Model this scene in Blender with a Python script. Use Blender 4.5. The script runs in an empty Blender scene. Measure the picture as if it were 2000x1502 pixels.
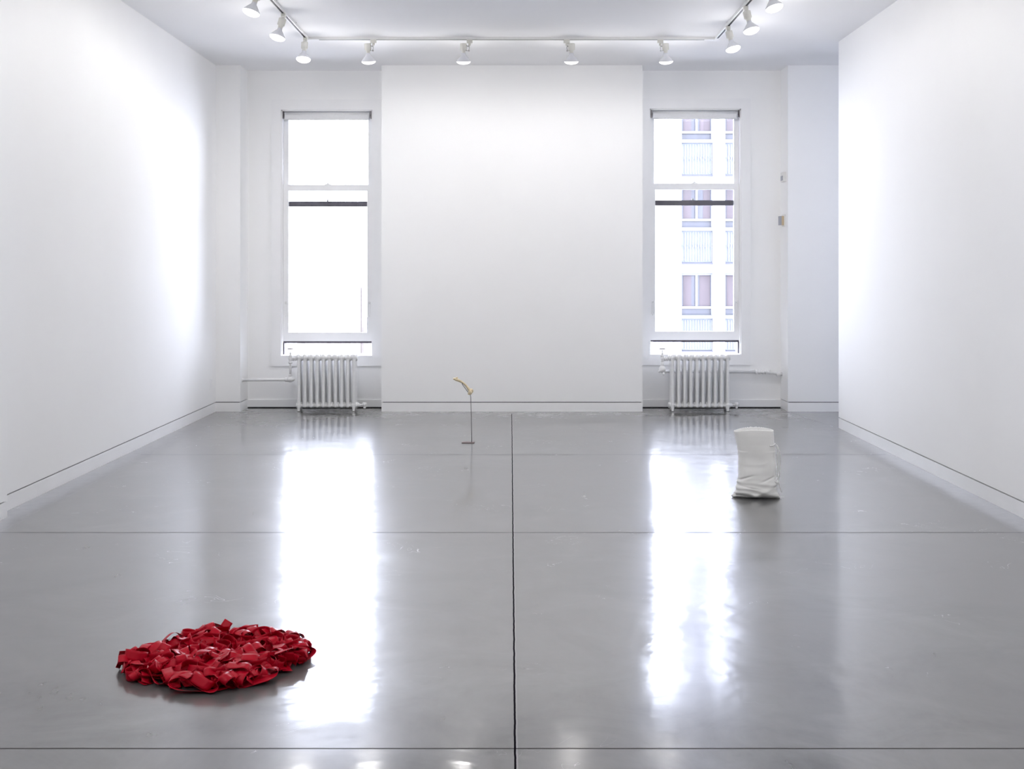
import bpy, bmesh, math, random
from mathutils import Vector, Matrix, noise

# ------------------------------------------------------------------ camera, world, exposure
sc = bpy.context.scene
col = sc.collection
cam_d = bpy.data.cameras.new('camera')
cam_d.sensor_width = 36.0
cam_d.lens = 43.2
cam_d.shift_x = -0.003
cam_d.shift_y = -0.1125
cam_d.clip_end = 300
cam = bpy.data.objects.new('camera', cam_d)
cam.location = (0, 0, 1.45)
cam.rotation_euler = (math.pi / 2, 0, 0)
col.objects.link(cam)
sc.camera = cam

world = bpy.data.worlds.new('overcast_sky')
sc.world = world
world.use_nodes = True
bgn = world.node_tree.nodes['Background']
bgn.inputs['Color'].default_value = (0.79, 0.84, 1.0, 1)
bgn.inputs['Strength'].default_value = 17.0
sc.view_settings.view_transform = 'Standard'
sc.view_settings.look = 'None'
sc.view_settings.exposure = 0.35
sc.view_settings.gamma = 1.0
sc.cycles.max_bounces = 16
sc.cycles.diffuse_bounces = 10
sc.cycles.glossy_bounces = 6
sc.cycles.transparent_max_bounces = 12
sc.cycles.sample_clamp_indirect = 12.0
sc.cycles.use_denoising = True
sc.cycles.caustics_reflective = False
sc.cycles.caustics_refractive = False
LAMP_W = 13.5        # side arms of the track
LAMP_W_RIGHT = 5.0
LAMP_W_CROSS = 19.5  # lamps on the cross track, aimed at the window wall
LAMP_COL = (1.0, 0.975, 0.955)

# ------------------------------------------------------------------ room measures (metres)
H = 3.53            # ceiling
YP = 12.52          # front of pier and columns
YR = 12.87          # window wall
XL = -3.05          # left wall
XLN = -2.972        # left wall, nearer stretch
XR = 2.957          # right wall
YRE = 11.23         # far end of right wall
YB = -3.0           # wall behind the camera
BASE = 0.091        # height of flush base
GAP = 0.008         # shadow gap over it
WINDOWS = [(-2.448, 0.544), (1.408, 0.556), (3.60, 0.55)]
WW, WH = 0.957, 2.575

# area portals in the window openings (they only guide sky light sampling)
for k, (wx, wz) in enumerate(WINDOWS):
    ld = bpy.data.lights.new('window_portal', 'AREA')
    ld.shape = 'RECTANGLE'; ld.size = WW; ld.size_y = WH
    ld.cycles.is_portal = True
    lo = bpy.data.objects.new('window_portal', ld)
    lo.location = (wx + WW / 2, 13.2, wz + WH / 2)
    lo.rotation_euler = (-math.pi / 2, 0, 0)
    col.objects.link(lo)

# ------------------------------------------------------------------ node helpers
def new_mat(name, color=(0.8, 0.8, 0.8), rough=0.5, metal=0.0, spec=0.5):
    m = bpy.data.materials.new(name); m.use_nodes = True
    b = m.node_tree.nodes['Principled BSDF']
    b.inputs['Base Color'].default_value = (*color, 1)
    b.inputs['Roughness'].default_value = rough
    b.inputs['Metallic'].default_value = metal
    b.inputs['Specular IOR Level'].default_value = spec
    return m

def noisy(m, scale=6.0, amount=0.06, bump=0.0, bscale=80.0, stretch=(1, 1, 1)):
    nt = m.node_tree; b = nt.nodes['Principled BSDF']
    base = tuple(b.inputs['Base Color'].default_value)[:3]
    tc = nt.nodes.new('ShaderNodeTexCoord')
    mp = nt.nodes.new('ShaderNodeMapping'); mp.inputs['Scale'].default_value = stretch
    nt.links.new(tc.outputs['Object'], mp.inputs['Vector'])
    n = nt.nodes.new('ShaderNodeTexNoise'); n.inputs['Scale'].default_value = scale; n.inputs['Detail'].default_value = 5
    nt.links.new(mp.outputs[0], n.inputs['Vector'])
    r = nt.nodes.new('ShaderNodeValToRGB')
    r.color_ramp.elements[0].position = 0.3; r.color_ramp.elements[1].position = 0.7
    r.color_ramp.elements[0].color = (*[max(0, c * (1 - amount)) for c in base], 1)
    r.color_ramp.elements[1].color = (*[min(1, c * (1 + amount)) for c in base], 1)
    nt.links.new(n.outputs['Fac'], r.inputs[0]); nt.links.new(r.outputs[0], b.inputs['Base Color'])
    if bump:
        n2 = nt.nodes.new('ShaderNodeTexNoise'); n2.inputs['Scale'].default_value = bscale; n2.inputs['Detail'].default_value = 3
        nt.links.new(mp.outputs[0], n2.inputs['Vector'])
        bp = nt.nodes.new('ShaderNodeBump'); bp.inputs['Strength'].default_value = bump; bp.inputs['Distance'].default_value = 0.002
        nt.links.new(n2.outputs['Fac'], bp.inputs['Height']); nt.links.new(bp.outputs[0], b.inputs['Normal'])
    return m

M = {}
M['wall'] = noisy(new_mat('white_wall_paint', (0.905, 0.905, 0.905), 0.75, spec=0.25), 1.3, 0.010, 0.10, 60)
M['ceiling'] = noisy(new_mat('white_ceiling_paint', (0.89, 0.89, 0.90), 0.85, spec=0.2), 1.0, 0.010, 0.08, 40)
M['trim'] = noisy(new_mat('white_trim_paint', (0.88, 0.88, 0.885), 0.42), 5, 0.012)
M['gap'] = new_mat('painted_gap_shade', (0.06, 0.06, 0.065), 0.9, spec=0.1)  # dark colour stands in for deep shade inside the grooves
M['iron'] = noisy(new_mat('painted_cast_iron', (0.80, 0.80, 0.80), 0.38), 22, 0.03, 0.15, 90)
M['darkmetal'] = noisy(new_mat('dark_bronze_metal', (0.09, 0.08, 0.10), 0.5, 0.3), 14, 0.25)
M['handle'] = noisy(new_mat('worn_dark_handle', (0.13, 0.11, 0.14), 0.45, 0.2), 30, 0.2)
M['plastic'] = noisy(new_mat('ivory_lamp_plastic', (0.74, 0.73, 0.68), 0.4), 20, 0.02)
M['arm'] = new_mat('grey_lamp_arm', (0.45, 0.44, 0.43), 0.5)
M['track'] = new_mat('white_track_enamel', (0.80, 0.80, 0.80), 0.35)
M['slot'] = new_mat('black_track_slot', (0.015, 0.015, 0.02), 0.6)
M['bulb'] = new_mat('frosted_reflector_glass', (0.70, 0.71, 0.75), 0.25)
M['shade'] = noisy(new_mat('white_blind_fabric', (0.78, 0.78, 0.79), 0.8), 40, 0.02)
M['steel'] = noisy(new_mat('dull_steel', (0.16, 0.145, 0.155), 0.45, 0.6), 40, 0.1)
M['plate'] = noisy(new_mat('brown_steel_plate', (0.22, 0.17, 0.17), 0.5, 0.5), 40, 0.15)
M['bone'] = noisy(new_mat('aged_bone', (0.78, 0.66, 0.44), 0.5), 25, 0.15, 0.3, 120)
M['cotton'] = noisy(new_mat('white_cotton_cloth', (0.90, 0.90, 0.89), 0.9, spec=0.15), 9, 0.02, 0.10, 260)
M['cord'] = new_mat('white_cotton_cord', (0.80, 0.80, 0.80), 0.85, spec=0.2)
M['boxplastic'] = noisy(new_mat('white_box_plastic', (0.76, 0.76, 0.74), 0.45), 30, 0.02)
M['greyplastic'] = noisy(new_mat('grey_plastic', (0.36, 0.37, 0.42), 0.5), 30, 0.05)
M['tan'] = noisy(new_mat('tan_plastic', (0.58, 0.46, 0.30), 0.5), 30, 0.05)

def emis(name, color, s):
    m = bpy.data.materials.new(name); m.use_nodes = True
    nt = m.node_tree; nt.nodes.clear()
    e = nt.nodes.new('ShaderNodeEmission'); e.inputs[0].default_value = (*color, 1); e.inputs[1].default_value = s
    o = nt.nodes.new('ShaderNodeOutputMaterial'); nt.links.new(e.outputs[0], o.inputs[0])
    return m
M['lens'] = emis('lit_lamp_lens', LAMP_COL, 2.4)

def glass_mat():
    m = bpy.data.materials.new('window_glass'); m.use_nodes = True
    nt = m.node_tree; nt.nodes.clear()
    t = nt.nodes.new('ShaderNodeBsdfTransparent'); t.inputs[0].default_value = (0.97, 0.975, 0.98, 1)
    g = nt.nodes.new('ShaderNodeBsdfGlossy'); g.inputs['Roughness'].default_value = 0.02
    f = nt.nodes.new('ShaderNodeFresnel'); f.inputs[0].default_value = 1.45
    x = nt.nodes.new('ShaderNodeMixShader'); o = nt.nodes.new('ShaderNodeOutputMaterial')
    nt.links.new(f.outputs[0], x.inputs[0]); nt.links.new(t.outputs[0], x.inputs[1]); nt.links.new(g.outputs[0], x.inputs[2])
    nt.links.new(x.outputs[0], o.inputs[0])
    return m
M['glass'] = glass_mat()

def ribbon_mat():
    m = new_mat('red_satin_ribbon', (0.40, 0.010, 0.028), 0.34, spec=0.16)
    nt = m.node_tree; b = nt.nodes['Principled BSDF']
    b.inputs['Sheen Weight'].default_value = 0.0
    b.inputs['Sheen Roughness'].default_value = 0.4
    b.inputs['Sheen Tint'].default_value = (1.0, 0.45, 0.5, 1)
    uv = nt.nodes.new('ShaderNodeTexCoord')
    mp = nt.nodes.new('ShaderNodeMapping'); mp.inputs['Scale'].default_value = (9, 260, 1)
    nt.links.new(uv.outputs['UV'], mp.inputs['Vector'])
    n = nt.nodes.new('ShaderNodeTexNoise'); n.inputs['Scale'].default_value = 3; n.inputs['Detail'].default_value = 2
    nt.links.new(mp.outputs[0], n.inputs['Vector'])
    r = nt.nodes.new('ShaderNodeValToRGB')
    r.color_ramp.elements[0].color = (0.38, 0.001, 0.012, 1); r.color_ramp.elements[1].color = (0.50, 0.004, 0.024, 1)
    nt.links.new(n.outputs['Fac'], r.inputs[0]); nt.links.new(r.outputs[0], b.inputs['Base Color'])
    bp = nt.nodes.new('ShaderNodeBump'); bp.inputs['Strength'].default_value = 0.08; bp.inputs['Distance'].default_value = 0.001
    nt.links.new(n.outputs['Fac'], bp.inputs['Height']); nt.links.new(bp.outputs[0], b.inputs['Normal'])
    return m
M['ribbon'] = ribbon_mat()

def floor_mat():
    m = new_mat('polished_concrete', (0.3, 0.3, 0.3), 0.2)
    nt = m.node_tree; b = nt.nodes['Principled BSDF']; L = nt.links.new
    geo = nt.nodes.new('ShaderNodeTexCoord'); P = geo.outputs['Object']
    sep = nt.nodes.new('ShaderNodeSeparateXYZ'); L(P, sep.inputs[0]); X, Y = sep.outputs[0], sep.outputs[1]
    def mth(op, a, c=None, clamp=False):
        n = nt.nodes.new('ShaderNodeMath'); n.operation = op; n.use_clamp = clamp
        for i, v in enumerate((a, c)):
            if v is None: continue
            if isinstance(v, (int, float)): n.inputs[i].default_value = v
            else: L(v, n.inputs[i])
        return n.outputs[0]
    def nse(scale, detail=4, stretch=(1, 1, 1), rough=0.55, dist=0.0):
        mp = nt.nodes.new('ShaderNodeMapping'); mp.inputs['Scale'].default_value = stretch; L(P, mp.inputs['Vector'])
        n = nt.nodes.new('ShaderNodeTexNoise'); n.inputs['Scale'].default_value = scale; n.inputs['Detail'].default_value = detail
        n.inputs['Roughness'].default_value = rough; n.inputs['Distortion'].default_value = dist
        L(mp.outputs[0], n.inputs['Vector']); return n.outputs['Fac']
    def rng(v, a, c, lo, hi):
        n = nt.nodes.new('ShaderNodeMapRange'); L(v, n.inputs[0])
        for i, q in zip((1, 2, 3, 4), (a, c, lo, hi)): n.inputs[i].default_value = q
        return n.outputs[0]
    def mix(f, a, c):
        n = nt.nodes.new('ShaderNodeMix'); n.data_type = 'RGBA'
        if isinstance(f, (int, float)): n.inputs[0].default_value = f
        else: L(f, n.inputs[0])
        for i, v in ((6, a), (7, c)):
            if isinstance(v, tuple): n.inputs[i].default_value = (*v, 1)
            else: L(v, n.inputs[i])
        return n.outputs[2]
    big = nse(0.55, 5, dist=0.6); mid = nse(2.2, 8, rough=0.62, dist=0.8); fine = nse(16, 4, (1.6, 0.5, 1), rough=0.6)
    c = mix(rng(mid, 0.3, 0.7, 0, 1), (0.062, 0.064, 0.063), (0.148, 0.149, 0.148))
    c = mix(rng(big, 0.35, 0.65, 0, 0.5), c, (0.118, 0.110, 0.112))
    c = mix(rng(fine, 0.25, 0.8, 0, 0.16), c, (0.21, 0.21, 0.215))
    # small dark pits
    pit = mth('LESS_THAN', nse(55, 2), 0.215)
    c = mix(mth('MULTIPLY', mth('MULTIPLY', pit, mth('LESS_THAN', Y, 8.0)), 0.35), c, (0.10, 0.10, 0.10))
    # rougher strip the polisher could not reach, along both side walls
    wob = mth('MULTIPLY', mth('SUBTRACT', nse(2.6, 6), 0.5), 0.16)
    dl = mth('SUBTRACT', mth('ADD', X, wob), XL); dr = mth('SUBTRACT', XR, mth('ADD', X, wob))
    dwall = mth('MINIMUM', dl, dr)
    band = mth('LESS_THAN', dwall, 0.185)
    edge = mth('LESS_THAN', mth('ABSOLUTE', mth('SUBTRACT', dwall, 0.187)), 0.007)
    c = mix(mth('MULTIPLY', band, 0.35), c, mix(rng(nse(14, 8, rough=0.7), 0.35, 0.65, 0, 1), (0.12, 0.115, 0.125), (0.20, 0.195, 0.205)))
    c = mix(mth('MULTIPLY', edge, mth('MULTIPLY', rng(nse(3.7), 0.42, 0.6, 0, 1), 0.45)), c, (0.14, 0.14, 0.15))
    # faint wavy seam in front of the pier
    dp = mth('ABSOLUTE', mth('SUBTRACT', mth('ADD', Y, mth('MULTIPLY', mth('SUBTRACT', nse(1.7, 5), 0.5), 0.7)), 11.75))
    c = mix(mth('MULTIPLY', mth('LESS_THAN', dp, 0.035), 0.18), c, (0.16, 0.16, 0.16))
    # joints
    jw = mth('MULTIPLY', mth('SUBTRACT', nse(9, 5), 0.5), 0.006)
    xc = mth('ADD', mth('ADD', X, mth('MULTIPLY', Y, 0.0038)), mth('SUBTRACT', jw, 0.014))
    jc = mth('MULTIPLY', mth('LESS_THAN', mth('ABSOLUTE', xc), 0.0032), mth('LESS_THAN', Y, 12.34))
    c = mix(mth('MULTIPLY', mth('LESS_THAN', mth('ABSOLUTE', mth('ADD', xc, -0.0055)), 0.0025), 0.25), c, (0.42, 0.40, 0.42))
    jt = None
    jw2 = mth('MULTIPLY', mth('SUBTRACT', nse(7, 4), 0.5), 0.003)
    for y0, w in ((9.613, .0085), (6.770, .0064), (3.718, .0042), (0.67, .003), (-2.35, .003)):
        t = mth('LESS_THAN', mth('ABSOLUTE', mth('SUBTRACT', mth('ADD', Y, jw2), y0)), w)
        jt = t if jt is None else mth('MAXIMUM', jt, t)
    inside = mth('MULTIPLY', mth('GREATER_THAN', X, -2.93), mth('LESS_THAN', X, 2.9))
    jt = mth('MULTIPLY', mth('MULTIPLY', jt, inside), 0.95)
    # crack from the right hand column to the end of the wall
    sx = mth('SUBTRACT', X, mth('ADD', 2.78, mth('MULTIPLY', mth('SUBTRACT', 12.5, Y), 0.125)))
    jk = mth('MULTIPLY', mth('LESS_THAN', mth('ABSOLUTE', mth('ADD', sx, jw)), 0.006), mth('GREATER_THAN', Y, 11.22))
    jk = mth('MULTIPLY', mth('MULTIPLY', jk, mth('LESS_THAN', Y, 12.87)), 0.6)
    c = mix(mth('MAXIMUM', jt, jk), c, (0.055, 0.052, 0.055))
    c = mix(jc, c, (0.012, 0.010, 0.014))
    L(c, b.inputs['Base Color'])
    # scuffs
    s1 = nse(3.0, 2, (1, 1, 1), dist=2.5); scr = mth('LESS_THAN', mth('ABSOLUTE', mth('SUBTRACT', s1, 0.5)), 0.0012)
    scr = mth('MULTIPLY', scr, mth('GREATER_THAN', nse(2.1, 3), 0.61))
    r = mth('ADD', rng(mid, 0.3, 0.7, 0.085, 0.155), rng(fine, 0.3, 0.7, -0.01, 0.015))
    r = mth('ADD', r, mth('MULTIPLY', mth('MAXIMUM', mth('MULTIPLY', band, 0.3), scr), 0.16))
    L(r, b.inputs['Coat Roughness']); L(mth('ADD', r, 0.19), b.inputs['Roughness'])
    L(mth('MULTIPLY', mth('SUBTRACT', 1.0, mth('MAXIMUM', jc, jt)), 1.0), b.inputs['Coat Weight'])
    L(mth('MULTIPLY', mth('SUBTRACT', 1.0, mth('MAXIMUM', jc, jt)), 0.2), b.inputs['Specular IOR Level'])
    hsum = mth('ADD', mth('MULTIPLY', nse(1.1, 4, dist=0.7), 6.0), mth('ADD', mth('MULTIPLY', nse(9, 4, dist=0.5), 0.30), mth('MULTIPLY', fine, 0.10)))
    bp = nt.nodes.new('ShaderNodeBump'); bp.inputs['Strength'].default_value = 0.6; bp.inputs['Distance'].default_value = 0.0016
    L(hsum, bp.inputs['Height']); L(bp.outputs[0], b.inputs['Normal']); L(bp.outputs[0], b.inputs['Coat Normal'])
    return m
M['floor'] = floor_mat()

# ------------------------------------------------------------------ mesh helpers
class MB:
    def __init__(s): s.bm = bmesh.new(); s.mi = 0
    def box(s, x0, x1, y0, y1, z0, z1, mi=0):
        v = [s.bm.verts.new(p) for p in ((x0,y0,z0),(x1,y0,z0),(x1,y1,z0),(x0,y1,z0),(x0,y0,z1),(x1,y0,z1),(x1,y1,z1),(x0,y1,z1))]
        for f in ((0,3,2,1),(4,5,6,7),(0,1,5,4),(1,2,6,5),(2,3,7,6),(3,0,4,7)):
            s.bm.faces.new([v[i] for i in f]).material_index = mi
        return s
    def lathe(s, prof, mat=None, n=24, cap=True, mi=0):
        """prof: list of (radius, z) revolved about local Z, then moved by mat"""
        mat = mat or Matrix.Identity(4); rings = []
        for r, z in prof:
            if r < 1e-6: rings.append([s.bm.verts.new(mat @ Vector((0, 0, z)))])
            else: rings.append([s.bm.verts.new(mat @ Vector((r*math.cos(2*math.pi*k/n), r*math.sin(2*math.pi*k/n), z))) for k in range(n)])
        for a, b in zip(rings, rings[1:]):
            for k in range(n):
                q = [a[k % len(a)], a[(k+1) % n % len(a)], b[(k+1) % n % len(b)], b[k % len(b)]]
                u = []
                for v in q:
                    if v not in u: u.append(v)
                if len(u) > 2:
                    f = s.bm.faces.new(u); f.smooth = True; f.material_index = mi
        if cap:
            for ring in (rings[0], rings[-1]):
                if len(ring) > 2:
                    try: s.bm.faces.new(ring).material_index = mi
                    except ValueError: pass
        return s
    def tube(s, pts, r, n=12, cap=True, mi=0, flat=None):
        """round tube through pts, r number or list; flat = (sx, sz) squash"""
        pts = [Vector(p) for p in pts]; N = len(pts)
        rr = r if isinstance(r, (list, tuple)) else [r]*N
        rings = []; up = None
        for i, p in enumerate(pts):
            t = (pts[min(i+1, N-1)] - pts[max(i-1, 0)]).normalized()
            if up is None:
                up = Vector((0, 0, 1)) if abs(t.z) < 0.9 else Vector((1, 0, 0))
            a = (up - t*up.dot(t)).normalized(); up = a; b = t.cross(a)
            rings.append([s.bm.verts.new(p + (a*math.cos(2*math.pi*k/n) + b*math.sin(2*math.pi*k/n))*rr[i]) for k in range(n)])
        for A, B in zip(rings, rings[1:]):
            for k in range(n):
                f = s.bm.faces.new((A[k], A[(k+1)%n], B[(k+1)%n], B[k])); f.smooth = True; f.material_index = mi
        if cap:
            s.bm.faces.new(rings[0][::-1]).material_index = mi; s.bm.faces.new(rings[-1]).material_index = mi
        return s
    def ball(s, c, r, sc_=(1, 1, 1), n=16):
        res = bmesh.ops.create_uvsphere(s.bm, u_segments=n, v_segments=n//2+2, radius=r, matrix=Matrix.Translation(c) @ Matrix.Diagonal((*sc_, 1)))
        for v in res['verts']:
            for f in v.link_faces: f.smooth = True
        return s
    def mesh(s, name, mats, bevel=0):
        if bevel:
            bmesh.ops.bevel(s.bm, geom=[e for e in s.bm.edges if len(e.link_faces) == 2 and e.calc_face_angle(0) > 0.7],
                            offset=bevel, segments=2, affect='EDGES', profile=0.7)
        bmesh.ops.recalc_face_normals(s.bm, faces=s.bm.faces)
        me = bpy.data.meshes.new(name); s.bm.to_mesh(me); s.bm.free()
        for m in (mats if isinstance(mats, (list, tuple)) else [mats]): me.materials.append(m)
        return me
    def build(s, name, mats, parent=None, bevel=0, loc=None):
        o = bpy.data.objects.new(name, s.mesh(name, mats, bevel)); col.objects.link(o)
        if parent: o.parent = parent
        if loc: o.location = loc
        return o
    def fuse(s, name, mats, voxel, smooth=6, parent=None, loc=None):
        """melt overlapping closed shapes into one skin"""
        bmesh.ops.recalc_face_normals(s.bm, faces=s.bm.faces)
        me = bpy.data.meshes.new(name); s.bm.to_mesh(me); s.bm.free()
        t = bpy.data.objects.new('t', me); col.objects.link(t)
        md = t.modifiers.new('r', 'REMESH'); md.mode = 'VOXEL'; md.voxel_size = voxel; md.use_smooth_shade = True
        dg = bpy.context.evaluated_depsgraph_get(); dg.update()
        out = bpy.data.meshes.new_from_object(t.evaluated_get(dg))
        bpy.data.objects.remove(t); bpy.data.meshes.remove(me)
        bm = bmesh.new(); bm.from_mesh(out)
        for _ in range(smooth): bmesh.ops.smooth_vert(bm, verts=bm.verts, factor=0.5, use_axis_x=True, use_axis_y=True, use_axis_z=True)
        for f in bm.faces: f.smooth = True
        bm.to_mesh(out); bm.free(); out.name = name; out.materials.clear()
        for m in (mats if isinstance(mats, (list, tuple)) else [mats]): out.materials.append(m)
        o = bpy.data.objects.new(name, out); col.objects.link(o)
        if parent: o.parent = parent
        if loc: o.location = loc
        return o

def empty(name, loc=(0, 0, 0)):
    o = bpy.data.objects.new(name, None); o.location = loc; o.empty_display_size = 0.1; col.objects.link(o); return o
def tag(o, label=None, cat=None, group=None, kind=None):
    for k, v in (('label', label), ('category', cat), ('group', group), ('kind', kind)):
        if v: o[k] = v
    return o
def struct(o, label, cat): return tag(o, label, cat, kind='structure')
def copy_tree(o, parent=None):
    c = o.copy(); col.objects.link(c)
    if parent: c.parent = parent
    for ch in list(o.children): copy_tree(ch, c)
    return c

# ------------------------------------------------------------------ shell
struct(MB().box(-3.4, 5.3, YB-0.3, YR+0.31, -0.2, 0).build('floor', M['floor']),
       'grey polished concrete floor with a black centre joint and thin cross joints', 'floor')
struct(MB().box(-3.4, 5.3, YB-0.3, YR+0.31, H, H+0.25).build('ceiling', M['ceiling']),
       'flat white ceiling carrying the track of lamps', 'ceiling')
zt = BASE + GAP
def wall_with_base(mb, x0, x1, y0, y1):
    """upper plaster, recessed dark gap core; the base board is a separate object"""
    mb.box(x0, x1, y0, y1, zt, H)
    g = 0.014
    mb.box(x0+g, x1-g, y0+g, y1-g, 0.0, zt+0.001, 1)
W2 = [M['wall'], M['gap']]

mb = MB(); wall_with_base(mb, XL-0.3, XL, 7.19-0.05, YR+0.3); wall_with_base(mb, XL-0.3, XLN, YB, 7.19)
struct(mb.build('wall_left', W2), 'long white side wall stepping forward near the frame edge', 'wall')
mb = MB(); mb.box(XL-0.28, XL, 7.20, YP+0.0, 0, BASE); mb.box(XL-0.28, XLN, YB, 7.19, 0, BASE)
struct(mb.build('baseboard_left', M['trim'], bevel=0.0015), 'white flush baseboard under the shadow gap of the long wall', 'baseboard')

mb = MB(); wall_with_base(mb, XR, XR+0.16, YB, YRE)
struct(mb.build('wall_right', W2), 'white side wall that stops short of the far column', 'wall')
struct(MB().box(XR, XR+0.16, YB, YRE, 0, BASE).build('baseboard_right', M['trim'], bevel=0.0015),
       'white flush baseboard of the wall that ends before the window wall', 'baseboard')
# passage behind the right wall
mb = MB(); mb.box(5.0, 5.2, 9.0, YR+0.3, 0, H); mb.box(XR+0.16, 5.0, 8.9, 9.1, 0, H)
struct(mb.build('wall_passage', M['wall']), 'white wall closing the side passage behind the right wall', 'wall')
mb = MB(); mb.box(XL-0.3, XR+0.16, YB-0.2, YB, 0, H)
struct(mb.build('wall_rear', M['wall']), 'white rear wall behind the camera', 'wall')

# window wall with openings
mb = MB(); ya, yb = YR, YR+0.30
xs = [XL-0.3] + [v for w in WINDOWS for v in (w[0], w[0]+WW)] + [5.2]
for i in range(0, len(xs), 2): mb.box(xs[i], xs[i+1], ya, yb, 0.012, H)
for wx, wz in WINDOWS:
    mb.box(wx, wx+WW, ya, yb, 0.012, wz); mb.box(wx, wx+WW, ya, yb, wz+WH, H)
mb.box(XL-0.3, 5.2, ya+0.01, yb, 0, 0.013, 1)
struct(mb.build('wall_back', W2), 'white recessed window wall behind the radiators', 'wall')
mb = MB()
for x0, x1 in ((-2.80, -1.361), (1.299, 2.78)):
    mb.box(x0, x1, YR-0.014, YR+0.005, 0.010, 0.086)
struct(mb.build('baseboard_back', M['trim'], bevel=0.003), 'low white board along the foot of the window wall', 'baseboard')

def block(nm, nb, x0, x1, label, lb):
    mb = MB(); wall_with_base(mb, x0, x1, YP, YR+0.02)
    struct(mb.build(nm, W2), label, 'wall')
    struct(MB().box(x0, x1, YP, YR, 0, BASE).build(nb, M['trim'], bevel=0.0015), lb, 'baseboard')
block('wall_pier', 'baseboard_pier', -1.361, 1.299, 'broad white pier projecting between the two windows', 'flush white base of the broad middle pier')
block('wall_column', 'baseboard_column', XL-0.02, -2.80, 'narrow white column in the left rear corner', 'flush white base of the left corner column')
block('wall_column', 'baseboard_column', 2.78, 3.38, 'white column past the end of the right wall', 'flush white base of the right column')

# ------------------------------------------------------------------ windows
def make_window(idx, wx, wz, dark_side, label):
    root = empty('window_%d' % idx, (wx + WW/2, YR, wz)); struct(root, label, 'window')
    h = WW/2
    def P(name, mat, mb, par=root, bevel=0.002): return mb.build(name, mat, par, bevel)
    # casing: flat picture-frame boards proud of the wall
    c = MB(); cw = 0.104; t = -0.018
    c.box(-h-cw, -h, t, 0.0, -0.107, WH+0.107); c.box(h, h+cw-0.004, t, 0.0, -0.107, WH+0.107)
    c.box(-h, h, t, 0.0, WH, WH+0.107); c.box(-h, h, t, 0.0, -0.107, 0.0)
    P('casing', M['trim'], c)
    j = MB(); d1 = 0.16; jt = 0.012
    j.box(-h, -h+jt, 0.0, d1, 0, WH); j.box(h-jt, h, 0.0, d1, 0, WH); j.box(-h, h, 0.0, d1, WH-jt, WH)
    P('jamb', M['trim'], j)
    s = MB(); s.box(-h, h, -0.022, 0.30, -0.012, 0.004)
    P('window_sill', M['trim'], s)
    # lower sash, raised a hand's breadth
    zb, zl, zm0, zm1 = 0.150, 0.242, 1.732, 1.796
    ya, yb = 0.045, 0.082
    ls = MB(); sw = 0.052; e = 0.013
    ls.box(-h+e, -h+e+sw, ya, yb, zb, zm1); ls.box(h-e-sw, h-e, ya, yb, zb, zm1)
    ls.box(-h+e+sw, h-e-sw, ya, yb, zb, zl); ls.box(-h+e+sw, h-e-sw, ya, yb, zm0, zm1)
    lo = P('lower_sash', M['trim'], ls)
    P('pane', M['glass'], MB().box(-h+e+sw-.005, h-e-sw+.005, ya+.017, ya+.021, zl-.005, zm0+.005), lo, 0)
    # small lugs: two spring catches and a latch
    for sx in (-1, 1):
        xx = sx*(h-e-sw*0.5)
        k = MB(); k.tube([(xx-.010, ya-.002, .425), (xx-.010, ya-.006, .44), (xx-.010, ya-.006, .525), (xx-.010, ya-.002, .54)], .0022, 6)
        k.tube([(xx+.010, ya-.002, .425), (xx+.010, ya-.006, .44), (xx+.010, ya-.006, .525), (xx+.010, ya-.002, .54)], .0022, 6)
        k.lathe([(0.0, 0), (.013, 0), (.013, .004), (0.0, .005)], Matrix.Translation((xx, ya, .555)) @ Matrix.Rotation(math.pi/2, 4, 'X'), 12)
        k.lathe([(0.0, 0), (.007, 0), (.007, .006), (0.0, .006)], Matrix.Translation((xx, ya, .415)) @ Matrix.Rotation(math.pi/2, 4, 'X'), 10)
        P('sash_catch', M['iron'], k, lo, 0)
    k = MB(); k.box(-.03, .03, ya+.004, yb-.004, zm1-.001, zm1+.007); k.lathe([(0, 0), (.012, 0), (.010, .014), (0, .018)], Matrix.Translation((0, (ya+yb)/2, zm1+.005)), 12)
    P('sash_lock', M['iron'], k, lo, 0)
    # dark weather strip under the raised sash
    w = MB(); w.box(-h+e, h-e, ya+.006, yb+.015, zb-.021, zb+.001)
    P('weather_strip', M['darkmetal'], w, lo, 0.001)
    # upper sash in the outer channel, its bottom rail dark against the sky
    ya2, yb2 = 0.092, 0.125
    us = MB(); e2 = 0.012
    us.box(-h+e2, -h+e2+.046, ya2, yb2, 1.566, WH-jt); us.box(h-e2-.046, h-e2, ya2, yb2, 1.566, WH-jt)
    us.box(-h+e2+.046, h-e2-.046, ya2, yb2, WH-jt-.06, WH-jt)
    uo = P('upper_sash', M['trim'], us)
    P('bottom_rail', M['darkmetal'], MB().box(-h+e2+.046, h-e2-.046, ya2, yb2, 1.566, 1.622), uo)
    P('pane', M['glass'], MB().box(-h+e2+.042, h-e2-.042, ya2+.014, ya2+.018, 1.60, WH-.07), uo, 0)
    k = MB(); k.lathe([(0, 0), (.011, 0), (.010, .020), (0, .024)], Matrix.Translation((-.01, ya2+.012, 1.621)), 10)
    P('sash_lock', M['iron'], k, uo, 0)
    # dark strip low on one jamb, where the sash is raised
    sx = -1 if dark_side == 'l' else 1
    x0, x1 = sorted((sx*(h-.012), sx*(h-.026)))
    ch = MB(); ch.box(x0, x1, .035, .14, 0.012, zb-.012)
    P('dark_jamb_strip', M['darkmetal'], ch, root, 0.001)
    return root
make_window(1, *WINDOWS[0], 'l', 'tall white sash window left of the pier, only pale glare outside')
make_window(2, *WINDOWS[1], 'r', 'tall white sash window right of the pier, building front outside')
make_window(3, *WINDOWS[2], 'r', 'white sash window hidden in the side passage')

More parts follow.
